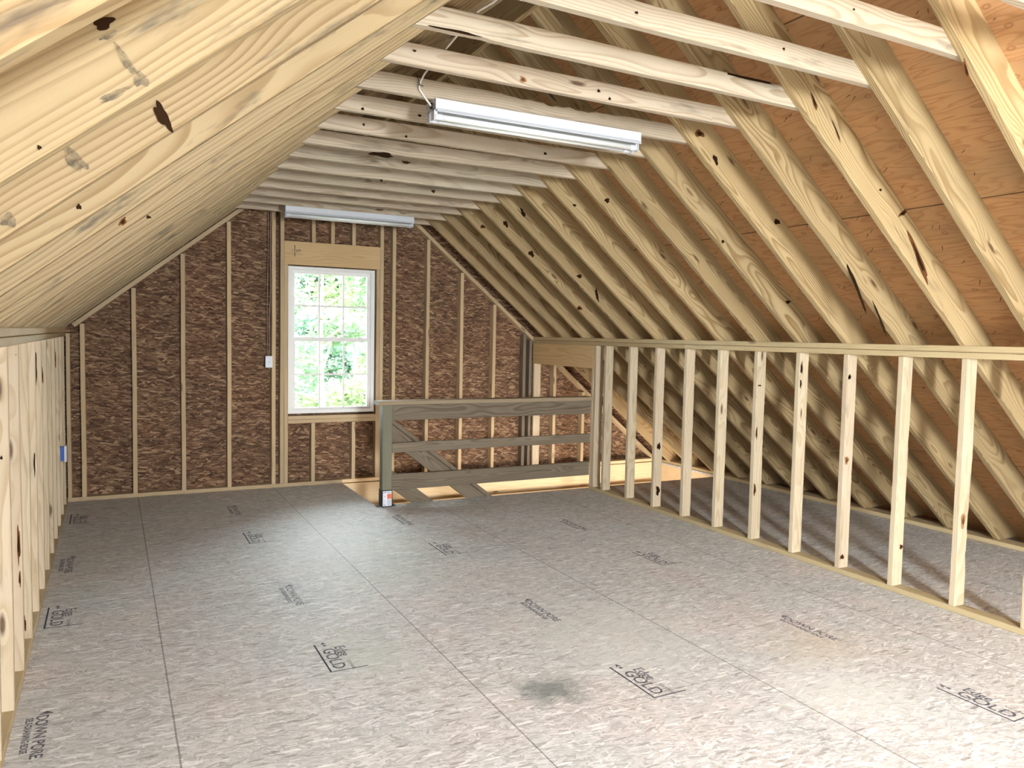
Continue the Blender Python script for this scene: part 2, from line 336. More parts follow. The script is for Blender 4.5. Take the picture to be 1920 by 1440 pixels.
def board(name, p0, p1, wdir, w, t, mat, parent=None, e0=0.0, e1=0.0, wob=.0012, wane=None, seg=.14, seed=None):
    """sawn board: p0, p1 centres of its ends, w its depth along wdir, t its thickness; e0, e1 skew the end cuts; wane nibbles the edges"""
    p0, p1 = Vector(p0), Vector(p1); X = (p1-p0); Ln = X.length; X.normalize()
    Z = Vector(wdir); Z = (Z - X*Z.dot(X)).normalized(); Y = Z.cross(X)
    rs = random.Random(seed if seed is not None else int(abs(p0.x*131+p0.y*717+p0.z*37+p1.x*71+w*999)*10))
    n = max(2, int(Ln/seg)); c = .0028
    prof = [(-t/2+c, -w/2), (t/2-c, -w/2), (t/2, -w/2+c), (t/2, w/2-c), (t/2-c, w/2), (-t/2+c, w/2), (-t/2, w/2-c), (-t/2, -w/2+c)]
    bm = bmesh.new(); rings = []
    if wane: n = max(n, int(Ln/.025))
    ph = [rs.uniform(0, 6.28) for _ in range(8)]
    for i in range(n+1):
        x = Ln*i/n; edge = min(1, min(i, n-i)/2)
        oy = wob*edge*(math.sin(x*2.1+ph[0]) + .5*math.sin(x*5.3+ph[1])); oz = wob*edge*(math.sin(x*1.7+ph[2]) + .5*math.sin(x*6.1+ph[3]))
        ring = []
        for j, (y, z) in enumerate(prof):
            zz = z
            if wane:
                for (a, b, side, dep) in wane:
                    if a < x/Ln < b and ((side > 0 and z > 0) or (side < 0 and z < 0)):
                        q = math.sin(math.pi*(x/Ln-a)/(b-a))
                        zz -= side*dep*q*(.75 + .25*math.sin(x*31+ph[4]) + .2*math.sin(x*77+ph[5]))
            xx = x + (e0*z if i == 0 else 0) + (e1*z if i == n else 0)
            ring.append(bm.verts.new((xx, y+oy, zz+oz)))
        rings.append(ring)
    for a, b in zip(rings, rings[1:]):
        for k in range(8): bm.faces.new((a[k], a[(k+1) % 8], b[(k+1) % 8], b[k]))
    bm.faces.new(rings[0][::-1]); bm.faces.new(rings[-1])
    o = link(name, fin(bm, name), mat, parent)
    Mx = Matrix((X, Y, Z)).transposed().to_4x4(); Mx.translation = p0
    if parent:
        pl = Vector(parent.location)
        if parent.parent: pl += Vector(parent.parent.location)
        Mx.translation = p0 - pl
    o.matrix_local = Mx
    return o
REG = {}
ORD = ['first', 'second', 'third', 'fourth', 'fifth', 'sixth', 'seventh', 'eighth', 'ninth', 'tenth', 'eleventh', 'twelfth', 'thirteenth', 'fourteenth', 'fifteenth', 'sixteenth', 'seventeenth', 'eighteenth', 'nineteenth']

# ------------------------------------------------------------------ floor, lower level, shell
HX0, HX1, HY0 = 2.12, 6.20, 6.75            # stair opening
bm = bmesh.new()
FX0, FX1, FY1 = -2.6, 6.5, 8.02
for lo, hi in (((FX0, Y0-.1, -.02), (FX1, HY0, 0)), ((FX0, HY0, -.02), (HX0, FY1, 0)), ((HX1, HY0, -.02), (FX1, FY1, 0))): box_bm(bm, lo, hi)
floor = structure(link('floor', fin(bm, 'floor'), M_floor))
bm = bmesh.new()                            # joists and rim round the opening, under the deck
for lo, hi in (((HX0-.04, HY0-.04, -.27), (HX1, HY0-.002, -.021)), ((HX0-.04, HY0, -.27), (HX0-.002, 7.9, -.021)), ((HX1, HY0, -.27), (HX1+.04, YF+.1, -.021))): box_bm(bm, lo, hi)
structure(link('trim_1', fin(bm, 'trim'), M_lvl))
bm = bmesh.new(); box_bm(bm, (FX0, Y0-.1, -2.85), (FX1, 8.1, -2.75)); structure(link('floor_lower', fin(bm, 'lower'), M_slab))
bm = bmesh.new()
for lo, hi in (((FX0-.1, Y0-.1, -2.75), (FX0, 8.1, -.0)), ((FX1, Y0-.1, -2.75), (FX1+.1, 8.1, .0)), ((FX0, Y0-.2, -2.75), (FX1, Y0-.1, .05)), ((FX0, 7.96, -2.75), (FX1, 8.1, -.33))): box_bm(bm, lo, hi)
structure(link('wall_lower', fin(bm, 'wl'), M_drywall))
bm = bmesh.new(); box_bm(bm, (FX0, Y0-.1, -.32), (HX0-.05, HY0-.05, -.28)); box_bm(bm, (HX0-.05, Y0-.1, -.32), (FX1, HY0-.05, -.28)); box_bm(bm, (FX0, HY0-.05, -.32), (HX0-.05, 7.95, -.28))
structure(link('ceiling_lower', fin(bm, 'cl'), M_drywall))

# gable walls of strand board behind the studs
def gable(name, y0, y1, hole, mat, zb=-.3, raise_=None):
    bm = bmesh.new(); e = .012
    def piece(x0, x1, z0):
        pts = [(x0, z0), (x1, z0), (x1, zroof(x1)+e)] + ([(XRID, zroof(XRID)+e)] if x0 < XRID < x1 else []) + [(x0, zroof(x0)+e)]
        prism_bm(bm, pts, y0, y1)
    hx0, hx1, hz0, hz1 = hole
    piece(-2.35, hx0, zb); piece(hx1, 6.42, raise_ if raise_ else zb); piece(hx0, hx1, hz1)
    prism_bm(bm, [(hx0, zb), (hx1, zb), (hx1, hz0), (hx0, hz0)], y0, y1)
    return structure(link(name, fin(bm, name), mat))
gable('wall_far', YF+D, YF+D+.012, (1.59, 2.445, .755, 2.20), M_wall, raise_=.075)
gable('wall_back', Y0-.012, Y0, (.85, 1.45, 1.02, 2.46), M_wall)  # hole is the opening of the assumed rear window
bm = bmesh.new(); box_bm(bm, (2.4, YF+D+.013, -.3), (6.42, YF+D+.03, .2)); structure(link('trim_2', fin(bm, 'trim'), M_wall))

# roof sheathing
def slope(name, side):
    m = MR if side > 0 else ML; ang = math.atan(m); bm = bmesh.new()
    ln = 5.6 if side > 0 else 3.75
    ln = (6.62-XRID)/math.cos(ang) if side > 0 else (XRID+2.72)/math.cos(ang)
    box_bm(bm, (0, Y0-.05, 0), (ln, 8.06, .0125))
    o = structure(link(name, fin(bm, name), M_ply))
    # local x runs down the slope from the ridge, z outward
    dx = Vector((side*math.cos(ang), 0, -math.sin(ang))); nz = Vector((side*math.sin(ang), 0, math.cos(ang))); dy = Vector((0, 1, 0))
    if side < 0: dy = Vector((0, -1, 0))
    Mx = Matrix((dx, dy, nz)).transposed().to_4x4()
    Mx.translation = Vector((XRID, 0 if side > 0 else 6.5, zroof(XRID)))
    o.matrix_world = Mx; return o, Mx
ceil_r, MXR = slope('ceiling_right', 1)
ceil_l, _ = slope('ceiling_left', -1)

# nail tips through the right slope
def nail_bm(bm, base, tip, r=.0017):
    tube_bm(bm, [base, tip], [r, r*.55], 5)
rs = random.Random(5); spots = []
for rowi in range(26):
    x = .22 + rowi*.145
    if x > 5.0: break
    yy = .9 + rs.uniform(0, .3)
    while yy < 7.8:
        for k in range(rs.choice((1, 1, 2))):
            y2 = yy + k*rs.uniform(.02, .05); fr = ((y2 - (Y4+.02)) / S) % 1
            if fr > .12: spots.append((x + rs.uniform(-.02, .02), y2, rs.uniform(-.010, .010), rs.uniform(-.012, .012), rs.uniform(.018, .034)))
        yy += rs.uniform(.22, .42)
camp = Vector((0, 0, 1.5643))
spots.sort(key=lambda s: (MXR @ Vector((s[0], s[1], 0)) - camp).length + (0 if s[1] > 1.6 else 9))
for s_ in spots[:100]:
    bm = bmesh.new(); nail_bm(bm, (0, 0, 0), (s_[2], s_[3], -s_[4])); o = link('roofing_nail', fin(bm, 'nail'), M_nail, ceil_r); o.location = (s_[0], s_[1], 0)
bm = bmesh.new()
for s_ in spots[100:]: nail_bm(bm, (s_[0], s_[1], 0), (s_[0]+s_[2], s_[1]+s_[3], -s_[4]))
o = link('roofing_nails', fin(bm, 'nails'), M_nail, ceil_r); o['kind'] = 'stuff'

# ------------------------------------------------------------------ roof framing
ridge = board('ridge_board', (XRID, Y0, 3.41), (XRID, YF, 3.41), (0, 0, 1), .184, .034, M_rafter)
tag(ridge, 'pine ridge board running along the peak of the roof above the ties', 'ridge board')
def rafter(side, i, label, mat, group):
    m = MR if side > 0 else ML; a = math.atan(m); ca, sa = math.cos(a), math.sin(a)
    y = Y4 + i*S + (.02 if side > 0 else .07) + T/2
    n = Vector((side*sa, 0, ca)); top_x = XRID + side*.018
    # underside line through the plate corner
    fx = (XR if side > 0 else XL)
    bot_x = fx + side*(H-.038)/m
    hb = RD/2
    b = Vector((bot_x, y, .038)); tt = Vector((top_x, y, H + m*side*(fx-top_x)))
    p0 = b + n*hb; p1 = tt + n*hb
    # level cut below, plumb cut above; shift so the cut passes through b, tt
    t_ = sa/ca
    p0 = p0 - (p1-p0).normalized()*(hb/t_) ; p1 = p1 + (p1-p0).normalized()*(hb*t_)
    o = board('roof_rafter', p0, p1, n, RD, T, mat, e0=-1/t_, e1=t_)
    return tag(o, label, 'rafter', group)
looksR = {-1: 'yellow pine rafter with a chipped lower edge, nearest on the right slope'}
for i in range(-1, 14):
    k = 13 - i
    lab = looksR.get(i, 'pine rafter on the right roof slope, %s from the far gable wall' % ORD[k])
    REG['R', i] = rafter(1, i, lab, M_rafter, 'rafters of the right roof slope')
for i in range(-4, 14):
    k = 13 - i
    lab = 'yellow pine rafter on the left roof slope, %s from the far gable wall' % ORD[k] if i > -4 else 'nearest yellow pine rafter overhead at the top left corner of the photo'
    REG['L', i] = rafter(-1, i, lab, M_rafterL, 'rafters of the left roof slope')
for i in range(-2, 14):
    yr = Y4 + i*S + .0595 + T/2; yl = Y4 + i*S + .031 + T/2
    zc = ZT + D/2
    xl = XL + (zc-H)/ML - .17; xr = XR - (zc-H)/MR + .17
    wn_ = None
    if i == 3: wn_ = [(.35, .75, 1, .02)]
    if i == 1: wn_ = [(.02, .25, -1, .006)]
    lab = 'pale pine collar tie across the room, %s from the far gable wall' % ORD[13-i]
    if i == 3: lab = 'pinkish collar tie with a wavy bark edge above the nearer light fixture'
    if i == -2: lab = 'collar tie showing only its end in the top right corner'
    if i == -1: lab = 'whitish pine collar tie nearest the camera, cut by the top edge'
    o = board('collar_tie', (xl, yl, zc), (xr, yr, zc), (0, 0, 1), D, T, M_tie, e0=1/ML, e1=-1/MR, wane=wn_)
    tag(o, lab, 'collar tie', 'collar ties between the rafters'); REG['T', i] = o

# ------------------------------------------------------------------ knee walls
def plate(name, x0, x1, y0, y1, z0, label, mat=M_plate, grp=None):
    o = board(name, ((x0+x1)/2, y0, z0+T/2), ((x0+x1)/2, y1, z0+T/2), (1, 0, 0), x1-x0, T-.0024, mat, wob=0)
    return tag(o, label, 'wall plate', grp)
plate('bottom_plate', XR, XR+D, Y0, 6.664, 0, 'pale pine bottom plate on the floor under the right knee wall studs')
plate('top_plate', XR, XR+D, Y0, 3.690, H-T, 'upper top plate of the right knee wall, nearest board, running out of frame')
plate('top_plate', XR, XR+D, 3.692, 5.943, H-T, 'upper top plate of the right knee wall, middle board between two joints')
plate('top_plate', XR, XR+D, 5.945, YF, H-T, 'upper top plate of the right knee wall, far board over the header')
plate('top_plate', XR, XR+D, Y0, 5.231, H-2*T, 'lower top plate of the right knee wall, near board on the stud tops')
plate('top_plate', XR, XR+D, 5.233, YF, H-2*T, 'lower top plate of the right knee wall, far board resting on the header')
plate('bottom_plate', XL-D, XL, Y0, YF-.001, 0, 'pine bottom plate on the floor under the left knee wall studs')
plate('top_plate', XL-D, XL, Y0, 3.680, H-T, 'upper top plate of the left knee wall, near board at the picture edge')
plate('top_plate', XL-D, XL, 3.682, YF-.001, H-T, 'upper top plate of the left knee wall, far board reaching the gable')
plate('top_plate', XL-D, XL, Y0, YF-.001, H-2*T, 'lower top plate resting on the left knee wall studs')
plate('eave_plate', 6.15, 6.29, Y0, HY0-.01, 0, 'pine plate on the floor under the feet of the right rafters')
plate('eave_plate', 6.205, 6.30, HY0, YF, 0, 'warm lit pine plate at the eave beside the stair opening')
def vstud(x0, x1, y0, z0, z1, label, mat, name='wall_stud', depth=D, cat='stud', grp=None, face='y', wane=None):
    """upright board; x0..x1 width, y0 near face, depth along y"""
    if face == 'y': o = board(name, ((x0+x1)/2, y0+depth/2, z0), ((x0+x1)/2, y0+depth/2, z1), (0, 1, 0), depth, x1-x0, mat)
    else: o = board(name, ((x0+x1)/2, y0+depth/2, z0), ((x0+x1)/2, y0+depth/2, z1), (1, 0, 0), x1-x0, depth, mat, wane=wane)
    return tag(o, label, cat, grp)
RL = {0: 'pale pine knee wall stud cut by the right edge of the photo',
      1: 'right knee wall stud with a bulging wavy edge, nearest full stud',
      2: 'smooth pale knee wall stud with one small knot near its foot',
      3: 'right knee wall stud with a round knot low down, fourth from the right edge',
      4: 'right knee wall stud with a dark marks streaked down its face',
      5: 'pinkish knee wall stud, sixth from the right edge of the photo'}
RL[4] = 'right knee wall stud, fifth from the right edge of the photo'
for i in range(0, 11):
    lab = RL.get(i, 'pine stud of the right knee wall, %s from the doubled post by the railing' % ORD[10-i])
    wn_ = [(.12, .5, 1, .010), (.5, .72, 1, -.006), (.05, .3, 1, .006)] if i == 1 else ([(.2, .62, -1, .004), (.6, .68, 1, .005)] if i == 2 else ([(.3, .8, 1, .003)] if i in (3, 5) else None))
    REG['S', i] = vstud(XR, XR+D, Y4+i*S, T, H-2*T, lab, M_stud, depth=T, face='x', grp='studs of the right knee wall', wane=wn_)
vstud(XR, XR+D, 6.588, T, H-2*T, 'full height post stud of the right knee wall beside the header', M_stud, depth=T, face='x', grp='studs of the right knee wall')
vstud(XR, XR+D, 6.627, T, 1.249, 'short jack stud under the near end of the knee wall header', M_stud, depth=T-.001, face='x', grp='studs of the right knee wall')
vstud(XR, XR+D, YF-T, T, 1.249, 'wide faced pale jack stud under the far end of the header', M_stud, depth=T-.001, face='x', grp='studs of the right knee wall')
hd = board('opening_header', (XR+D/2, 6.627, (1.249+H-2*T)/2), (XR+D/2, YF-.001, (1.249+H-2*T)/2), (0, 0, 1), H-2*T-1.249, D, M_header)
tag(hd, 'wide yellow pine header over the stair opening in the right knee wall', 'header')
for i in range(2, 14):
    yy = Y4+i*S
    if yy > YF-.05: break
    lab = 'pine stud of the left knee wall, %s from the far corner' % ORD[13-i]
    REG['K', i] = vstud(XL-D, XL, yy, T, H-2*T, lab, M_stud, depth=T, face='x', grp='studs of the left knee wall')

# ------------------------------------------------------------------ far gable framing
def stop(x0, x1): return min(zplane(x0), zplane(x1)) - .05
G = [(-.359, -.327, 'narrow corner stud of the far wall touching the left knee wall'),
     (-.249, -.211, 'far wall stud nearest the left corner post'),
     (.166, .204, 'far wall stud, third from the left corner'),
     (.583, .621, 'far wall stud, fourth from the left corner'),
     (.993, .1, ''),
     (1.411, 1.449, 'rough far wall stud beside the white switch box'),
     (1.492, 1.530, 'tall king stud on the left side of the window'),
     (2.514, 2.552, 'tall king stud on the right side of the window'),
     (2.650, 2.688, 'far wall stud just right of the window framing'),
     (3.034, 3.072, 'far wall stud, second to the right of the window framing'),
     (3.435, 3.473, 'far wall stud, third to the right of the window framing'),
     (3.840, 3.878, 'far wall stud, fourth to the right of the window framing'),
     (4.233, 4.271, 'far wall stud just left of the dark corner post'),
     (4.314, 4.352, 'dark weathered post at the corner of far wall and right knee wall'),
     (4.646, 4.684, 'far wall stud seen through the opening under the header, left one'),
     (5.052, 5.090, 'far wall stud seen through the opening under the header, right one'),
     (5.458, 5.496, 'short far wall stud low under the right roof slope')]
G[4] = (.993, 1.031, 'far wall stud left of the switch box bay, fifth from the left corner')
for x0, x1, lab in G:
    vstud(x0, x1, YF, T, stop(x0, x1), lab, M_treat if 'dark' in lab else M_gable, grp='studs of the far gable wall')
vstud(1.531, 1.568, YF, T, 2.229, 'jack stud against the left edge of the window', M_gable, grp='studs of the far gable wall')
vstud(2.476, 2.513, YF, T, 2.229, 'jack stud against the right edge of the window', M_gable, grp='studs of the far gable wall')
for x, lab in ((1.803, 'short cripple stud under the window sill, left one'), (2.222, 'short cripple stud under the window sill, right one')):
    vstud(x, x+T, YF, T, .638, lab, M_gable, name='cripple_stud')
for x, lab in ((1.803, 'short cripple stud above the window header, left of three'), (1.995, 'short cripple stud above the window header, middle of three'), (2.214, 'short cripple stud above the window header, right of three')):
    vstud(x, x+T, YF, 2.464, stop(x, x+T), lab, M_gable, name='cripple_stud')
wh = board('window_header', (1.532, YF+D/2, 2.346), (2.513, YF+D/2, 2.346), (0, 0, 1), .232, D, M_header)
tag(wh, 'wide pine header board with a dark knot above the window', 'header')
for k, z in enumerate((.6965, .6585)):
    o = board('sill_plate', (1.569, YF+D/2, z), (2.475, YF+D/2, z), (0, 1, 0), D, T-.001, M_gable)
    tag(o, ('upper' if k == 0 else 'lower') + ' of the two flat pine boards forming the rough sill under the window', 'sill')
def gplate(p0, p1, label): return tag(board('rake_plate', p0, p1, (0, 1, 0), D, T, M_gable), label, 'wall plate')
def rk(side, xa, xb, label):
    m = MR if side > 0 else ML; f = (lambda x: zr(x) if side > 0 else zl(x))
    return gplate((xa, YF+D/2, f(xa)-.025), (xb, YF+D/2, f(xb)-.025), label)
rk(-1, -.30, XRID-.02, 'sloping pine plate along the left rake of the far wall')
rk(1, 6.15, XRID+.02, 'sloping pine plate along the right rake of the far wall')
o = board('bottom_plate', (XL, YF+D/2, T/2), (HX0, YF+D/2, T/2), (0, 1, 0), D, T-.001, M_gable)
tag(o, 'pine bottom plate of the far wall, left part on the floor', 'wall plate')
o = board('bottom_plate', (HX0+.002, YF+D/2, .019), (6.2, YF+D/2, .019), (0, 1, 0), D, T-.001, M_lvl)
tag(o, 'pine bottom plate of the far wall above the stair opening', 'wall plate')
o = board('rim_board', (HX0, YF+.022, -.128), (HX1-.003, YF+.022, -.128), (0, 0, 1), .238, .04, M_lvl)
tag(o, 'bright pine rim board on the far side of the stair opening', 'rim board')
o = board('ledger_plate', (HX0, YF+.0, -.272), (HX1-.003, YF+.0, -.272), (0, 1, 0), .10, .045, M_lvl)
tag(o, 'pale plate under the rim board in the stairwell', 'wall plate')
# grade stamp on the window header
def text_mesh(s, size):
    cu = bpy.data.curves.new('t', 'FONT'); cu.body = s; cu.size = size; cu.offset = .0011 if size > .03 else .0004; cu.align_x = 'LEFT'
    ob = bpy.data.objects.new('t', cu); C.objects.link(ob)
    dg = bpy.context.evaluated_depsgraph_get(); me = bpy.data.meshes.new_from_object(ob.evaluated_get(dg))
    bpy.data.objects.remove(ob); return me
def add_text(bm, s, size, ox, oy, sx=1.0):
    me = text_mesh(s, size); n0 = len(bm.verts); bm.from_mesh(me); bm.verts.ensure_lookup_table()
    for v in bm.verts[n0:]: v.co = Vector((v.co.x*sx+ox, v.co.y+oy, 0))
    bpy.data.meshes.remove(me)
bm = bmesh.new(); box_bm(bm, (-.003, -.055, 0), (.003, .06, .0004)); add_text(bm, 'HT', .035, .014, -.01); add_text(bm, 'S', .03, -.03, -.01)
st = link('grade_stamp', fin(bm, 'stamp'), M_ink, wh)
st.matrix_local = Matrix.Translation((.10, -D/2-.0008 if False else 0, 0))
# local frame of the header: x along, z up; near face is the side facing the camera
Yl = Vector((0, 0, 1)).cross(Vector((1, 0, 0)))
sg = -1 if Yl.y > 0 else 1
R = Matrix((Vector((1, 0, 0)), Vector((0, 0, 1)), Vector((0, sg, 0)))).transposed().to_4x4()
R.translation = Vector((.10, sg*(D/2+.003), .02)); st.matrix_local = R

# ------------------------------------------------------------------ window
WX0, WX1, WZ0, WZ1 = 1.573, 2.462, .738, 2.218
wy = YF + .022
win = structure(empty('window_1', (2.0, wy, WZ0)))
def wbox(name, lo, hi, mat=M_vinyl, parent=win, bevel=.003):
    return box(name, lo, hi, mat, parent, bevel)
def frame_bm(x0, x1, z0, z1, ya, yb, wl, wr, wb, wt):
    bm = bmesh.new()
    for lo, hi in (((x0, ya, z0), (x0+wl, yb, z1)), ((x1-wr, ya, z0), (x1, yb, z1)), ((x0+wl, ya, z0), (x1-wr, yb, z0+wb)), ((x0+wl, ya, z1-wt), (x1-wr, yb, z1))):
        box_bm(bm, lo, hi)
    return bm
def local(o, parent):
    p = Vector(parent.location)
    if parent.parent: p += Vector(parent.parent.location)
    o.location = -p; return o
fr = local(link('window_frame', fin(frame_bm(WX0, WX1, WZ0, WZ1, wy, wy+.066, .038, .038, .035, .03), 'f'), M_vinyl, win), win)
up_ = local(link('upper_sash', fin(frame_bm(WX0+.036, WX1-.036, 1.47, WZ1-.028, wy+.042, wy+.064, .036, .036, .04, .04), 'f'), M_vinyl, win), win)
lo_ = local(link('lower_sash', fin(frame_bm(WX0+.03, WX1-.03, WZ0+.02, 1.512, wy+.012, wy+.044, .042, .042, .038, .042), 'f'), M_vinyl, win), win)
def muntins(name, x0, x1, z0, z1, y, parent):
    bm = bmesh.new()
    for k in (1, 2): x = x0 + (x1-x0)*k/3; box_bm(bm, (x-.008, y-.004, z0), (x+.008, y+.004, z1))
    zm = (z0+z1)/2; box_bm(bm, (x0, y-.0035, zm-.008), (x1, y+.0035, zm+.008))
    o = link(name, fin(bm, name), M_vinyl, parent)
    p = Vector(parent.location) + Vector(win.location); o.location = -p; return o
for sash, (x0, x1, z0, z1, y) in ((up_, (WX0+.07, WX1-.07, 1.508, WZ1-.066, wy+.053)), (lo_, (WX0+.07, WX1-.07, WZ0+.056, 1.472, wy+.028))):
    sash_p = Vector(sash.location) + Vector(win.location)
    bm = bmesh.new(); box_bm(bm, (x0, y-.002, z0), (x1, y+.002, z1)); o = link('glass_pane', fin(bm, 'g'), M_glass, sash); o.location = -sash_p
    bm = bmesh.new()
    for k in (1, 2): x = x0 + (x1-x0)*k/3; box_bm(bm, (x-.010, y-.006, z0), (x+.010, y-.0025, z1))
    zm = (z0+z1)/2; box_bm(bm, (x0, y-.0055, zm-.010), (x1, y-.0025, zm+.010))
    o = link('window_grille', fin(bm, 'm'), M_vinyl, sash); o.location = -sash_p
wbox('sash_lock', (1.99, wy+.0, 1.512), (2.05, wy+.03, 1.522))
# casing of the assumed rear window behind the camera, out of view
bm = frame_bm(.81, 1.49, .98, 2.50, Y0-.02, Y0+.06, .04, .04, .04, .04); structure(link('window_2_assumed', fin(bm, 'rf'), M_vinyl))

# ------------------------------------------------------------------ guard railing
gr = empty('guard_railing', (2.198, 6.70, 0)); tag(gr, 'weathered lumber guard railing with post and three rails beside the stair opening', 'railing')
def gb(name, p0, p1, wd, w_, t_, mat=M_treat, parent=gr): return board(name, p0, p1, wd, w_, t_, mat, parent)
PX0, PX1, PY0, PY1 = 2.153, 2.243, 6.66, 6.749
post = gb('railing_post', (2.198, 6.7045, .006), (2.198, 6.7045, .925), (0, 1, 0), .089, .089, M_post)
gb('top_cap', (2.10, 6.69, .9435), (4.36, 6.69, .9435), (0, 1, 0), .14, .037, M_cap)
gb('top_rail', (PX1, 6.682, .8535), (4.36, 6.682, .8535), (0, 0, 1), .14, .037)
gb('middle_rail', (PX1, 6.682, .5335), (4.36, 6.682, .5335), (0, 0, 1), .089, .037)
gb('bottom_rail', (PX1, 6.682, .220), (4.36, 6.682, .220), (0, 0, 1), .14, .037)
pb = empty('post_base', (0, -.04, 0)); pb.parent = gr
def pbx(name, lo, hi, mat): 
    bm = bmesh.new(); box_bm(bm, lo, hi); o = link(name, fin(bm, name), mat, pb); o.location = -(Vector(gr.location)+Vector(pb.location)); return o
bm = bmesh.new()
box_bm(bm, (PX0-.004, PY0-.006, .0), (PX1+.004, PY0-.002, .155)); box_bm(bm, (PX0-.004, PY0-.006, .0), (PX0-.001, PY1, .155)); box_bm(bm, (PX1+.001, PY0-.006, 0), (PX1+.004, PY0+.02, .15))
box_bm(bm, (PX0-.045, PY0+.01, .0005), (PX0-.001, PY1-.01, .005)); box_bm(bm, (PX1+.004, PY0+.01, .0005), (PX1+.045, PY1-.01, .005))
for bx in (PX0-.026, PX1+.026): tube_bm(bm, [(bx, PY0+.045, .004), (bx, PY0+.045, .014)], .009, 6)
br = link('base_bracket', fin(bm, 'b'), M_dark, gr); br.location = -Vector(gr.location); bpy.data.objects.remove(pb); br.name = 'post_base'
bm = bmesh.new(); y = PY0-.0065
def q(x0, x1, z0, z1, mi, d=0): box_bm(bm, (PX0+x0, y-.0006-d, z0), (PX0+x1, y-d, z1), mi)
q(.003, .086, .010, .146, 0); q(.006, .036, .128, .140, 2, .0004); q(.042, .078, .131, .138, 2, .0004); q(.044, .083, .075, .120, 1, .0004)
for k in range(7): q(.044, .082, .014+k*.008, .0185+k*.008, 2, .0004)
for k in range(4): q(.007, .034, .034+k*.011, .0365+k*.011, 2, .0004)
q(.007, .031, .013, .026, 2, .0004); tube_bm(bm, [(PX0+.020, y-.001, .100), (PX0+.020, y-.0016, .100)], .006, 10)
lb = link('product_label', fin(bm, 'l'), None, br, mats=[M_lab, M_or, M_lg]); lb.location = (0, 0, 0)
for f in lb.data.polygons[-12:]: f.material_index = 2

# sloping stair rails behind it
sr = empty('stair_railing', (2.26, 6.78, 0)); tag(sr, 'sloping stair handrail of two wide boards and a cap going down the opening', 'railing')
sl = -.765
def sloped(name, x, ztop, x1, w_, t_, yc, cap=False):
    ca = 1/math.sqrt(1+sl*sl); n = Vector((-sl*ca, 0, ca))     # normal pointing up
    n = Vector((.765*ca, 0, ca))
    d = w_/2 if not cap else t_/2
    p0 = Vector((x, yc, ztop)) - n*d; p1 = Vector((x1, yc, ztop+sl*(x1-x))) - n*d
    return board(name, p0, p1, (n if not cap else (0, 1, 0)), w_, t_, M_treat, sr)
XE = 5.0
sloped('handrail_cap', 2.262, .793, XE, .10, .036, 6.785, cap=True)
sloped('upper_board', 2.262, .793-.046, XE, .132, .037, 6.785)
sloped('lower_board', 2.262, .322, XE, .135, .037, 6.785)
for x in (3.2, 4.9):
    board('baluster_post', (x, 6.822+.03, -2.3 if x > 4 else -1.2), (x, 6.852, .77+sl*(x-2.262)-.03), (0, 1, 0), .06, .085, M_treat, sr)
# staircase down the opening
sc = empty('staircase', (2.2, 7.35, -2.7)); tag(sc, 'wooden staircase going down through the opening beside the far wall', 'staircase')
for k in range(13):
    z = -.21*(k+1); x = HX0 + .25*k
    box('tread', (x+.002, 6.88, z-.03), (x+.272, 7.84, z), M_lvl, sc)
for yy in (6.90, 7.80):
    board('stringer', (2.25, yy, -.45), (2.25+.25*12, yy, -.45-.21*12), (0, 0, 1), .20, .038, M_lvl, sc)

# ------------------------------------------------------------------ light fixtures
def fixture(x0, x1, y0, label, wire=True):
    t = empty('shop_light', ((x0+x1)/2, y0+.065, ZT)); tag(t, label, 'light fixture', 'two tube shop lights under the ties'); c = Vector(t.location)
    def put(name, bm, mat): o = link(name, fin(bm, name), mat, t); o.location = -c; return o
    bm = bmesh.new(); y1 = y0+.13; zt = ZT-.001
    # housing: folded channel with sloping reflector flanges
    pts = [(y0, zt), (y1, zt), (y1, zt-.045), (y1+.012, zt-.062), (y1+.010, zt-.064), (y1-.03, zt-.050), (y0+.03, zt-.050), (y0-.010, zt-.064), (y0-.012, zt-.062), (y0, zt-.045)]
    a = [bm.verts.new((x0+.004, yy, zz)) for yy, zz in pts]; b = [bm.verts.new((x1-.004, yy, zz)) for yy, zz in pts]
    bm.faces.new(a); bm.faces.new(b[::-1]); n = len(pts)
    for i in range(n): bm.faces.new((a[i], b[i], b[(i+1) % n], a[(i+1) % n]))
    put('housing', bm, M_white)
    for xe in (x0, x1-.004):
        bm = bmesh.new(); box_bm(bm, (xe, y0-.002, zt-.052), (xe+.004, y1+.002, zt))
        for yy in (y0+.018, y1-.050): box_bm(bm, (xe, yy, zt-.098), (xe+.004, yy+.032, zt-.045))
        put('end_plate', bm, M_white)
    for k, yy in enumerate((y0+.034, y1-.034)):
        bm = bmesh.new(); tube_bm(bm, [(x0+.045, yy, zt-.079), (x1-.045, yy, zt-.079)], .0145, 16); tb = put('tube', bm, M_tube)
        for s_, xa, xb in ((0, x0+.006, x0+.05), (1, x1-.05, x1-.006)):
            bm = bmesh.new(); tube_bm(bm, [(xa, yy, zt-.079), (xb, yy, zt-.079)], .0158, 16); o = link('end_cap', fin(bm, 'cap'), M_white, tb)
            o.location = Vector((0, 0, 0))
            bm = bmesh.new(); box_bm(bm, (xa if s_ == 0 else xb-.012, yy-.012, zt-.085), ((xa+.012) if s_ == 0 else xb, yy+.012, zt-.05))
            put('lamp_holder', bm, M_white)
    if wire:
        bm = bmesh.new(); tube_bm(bm, [(x0-.008, y0+.045, zt-.028), (x0+.001, y0+.045, zt-.028)], .016, 12); put('cable_bushing', bm, M_dark)
    return t
fixture(1.405, 2.625, 3.575, 'nearer white two tube shop light, with a white cable at its left end')
fixture(1.415, 2.645, 7.262, 'farther white shop light near the far wall above the window', wire=False)
bm = bmesh.new()
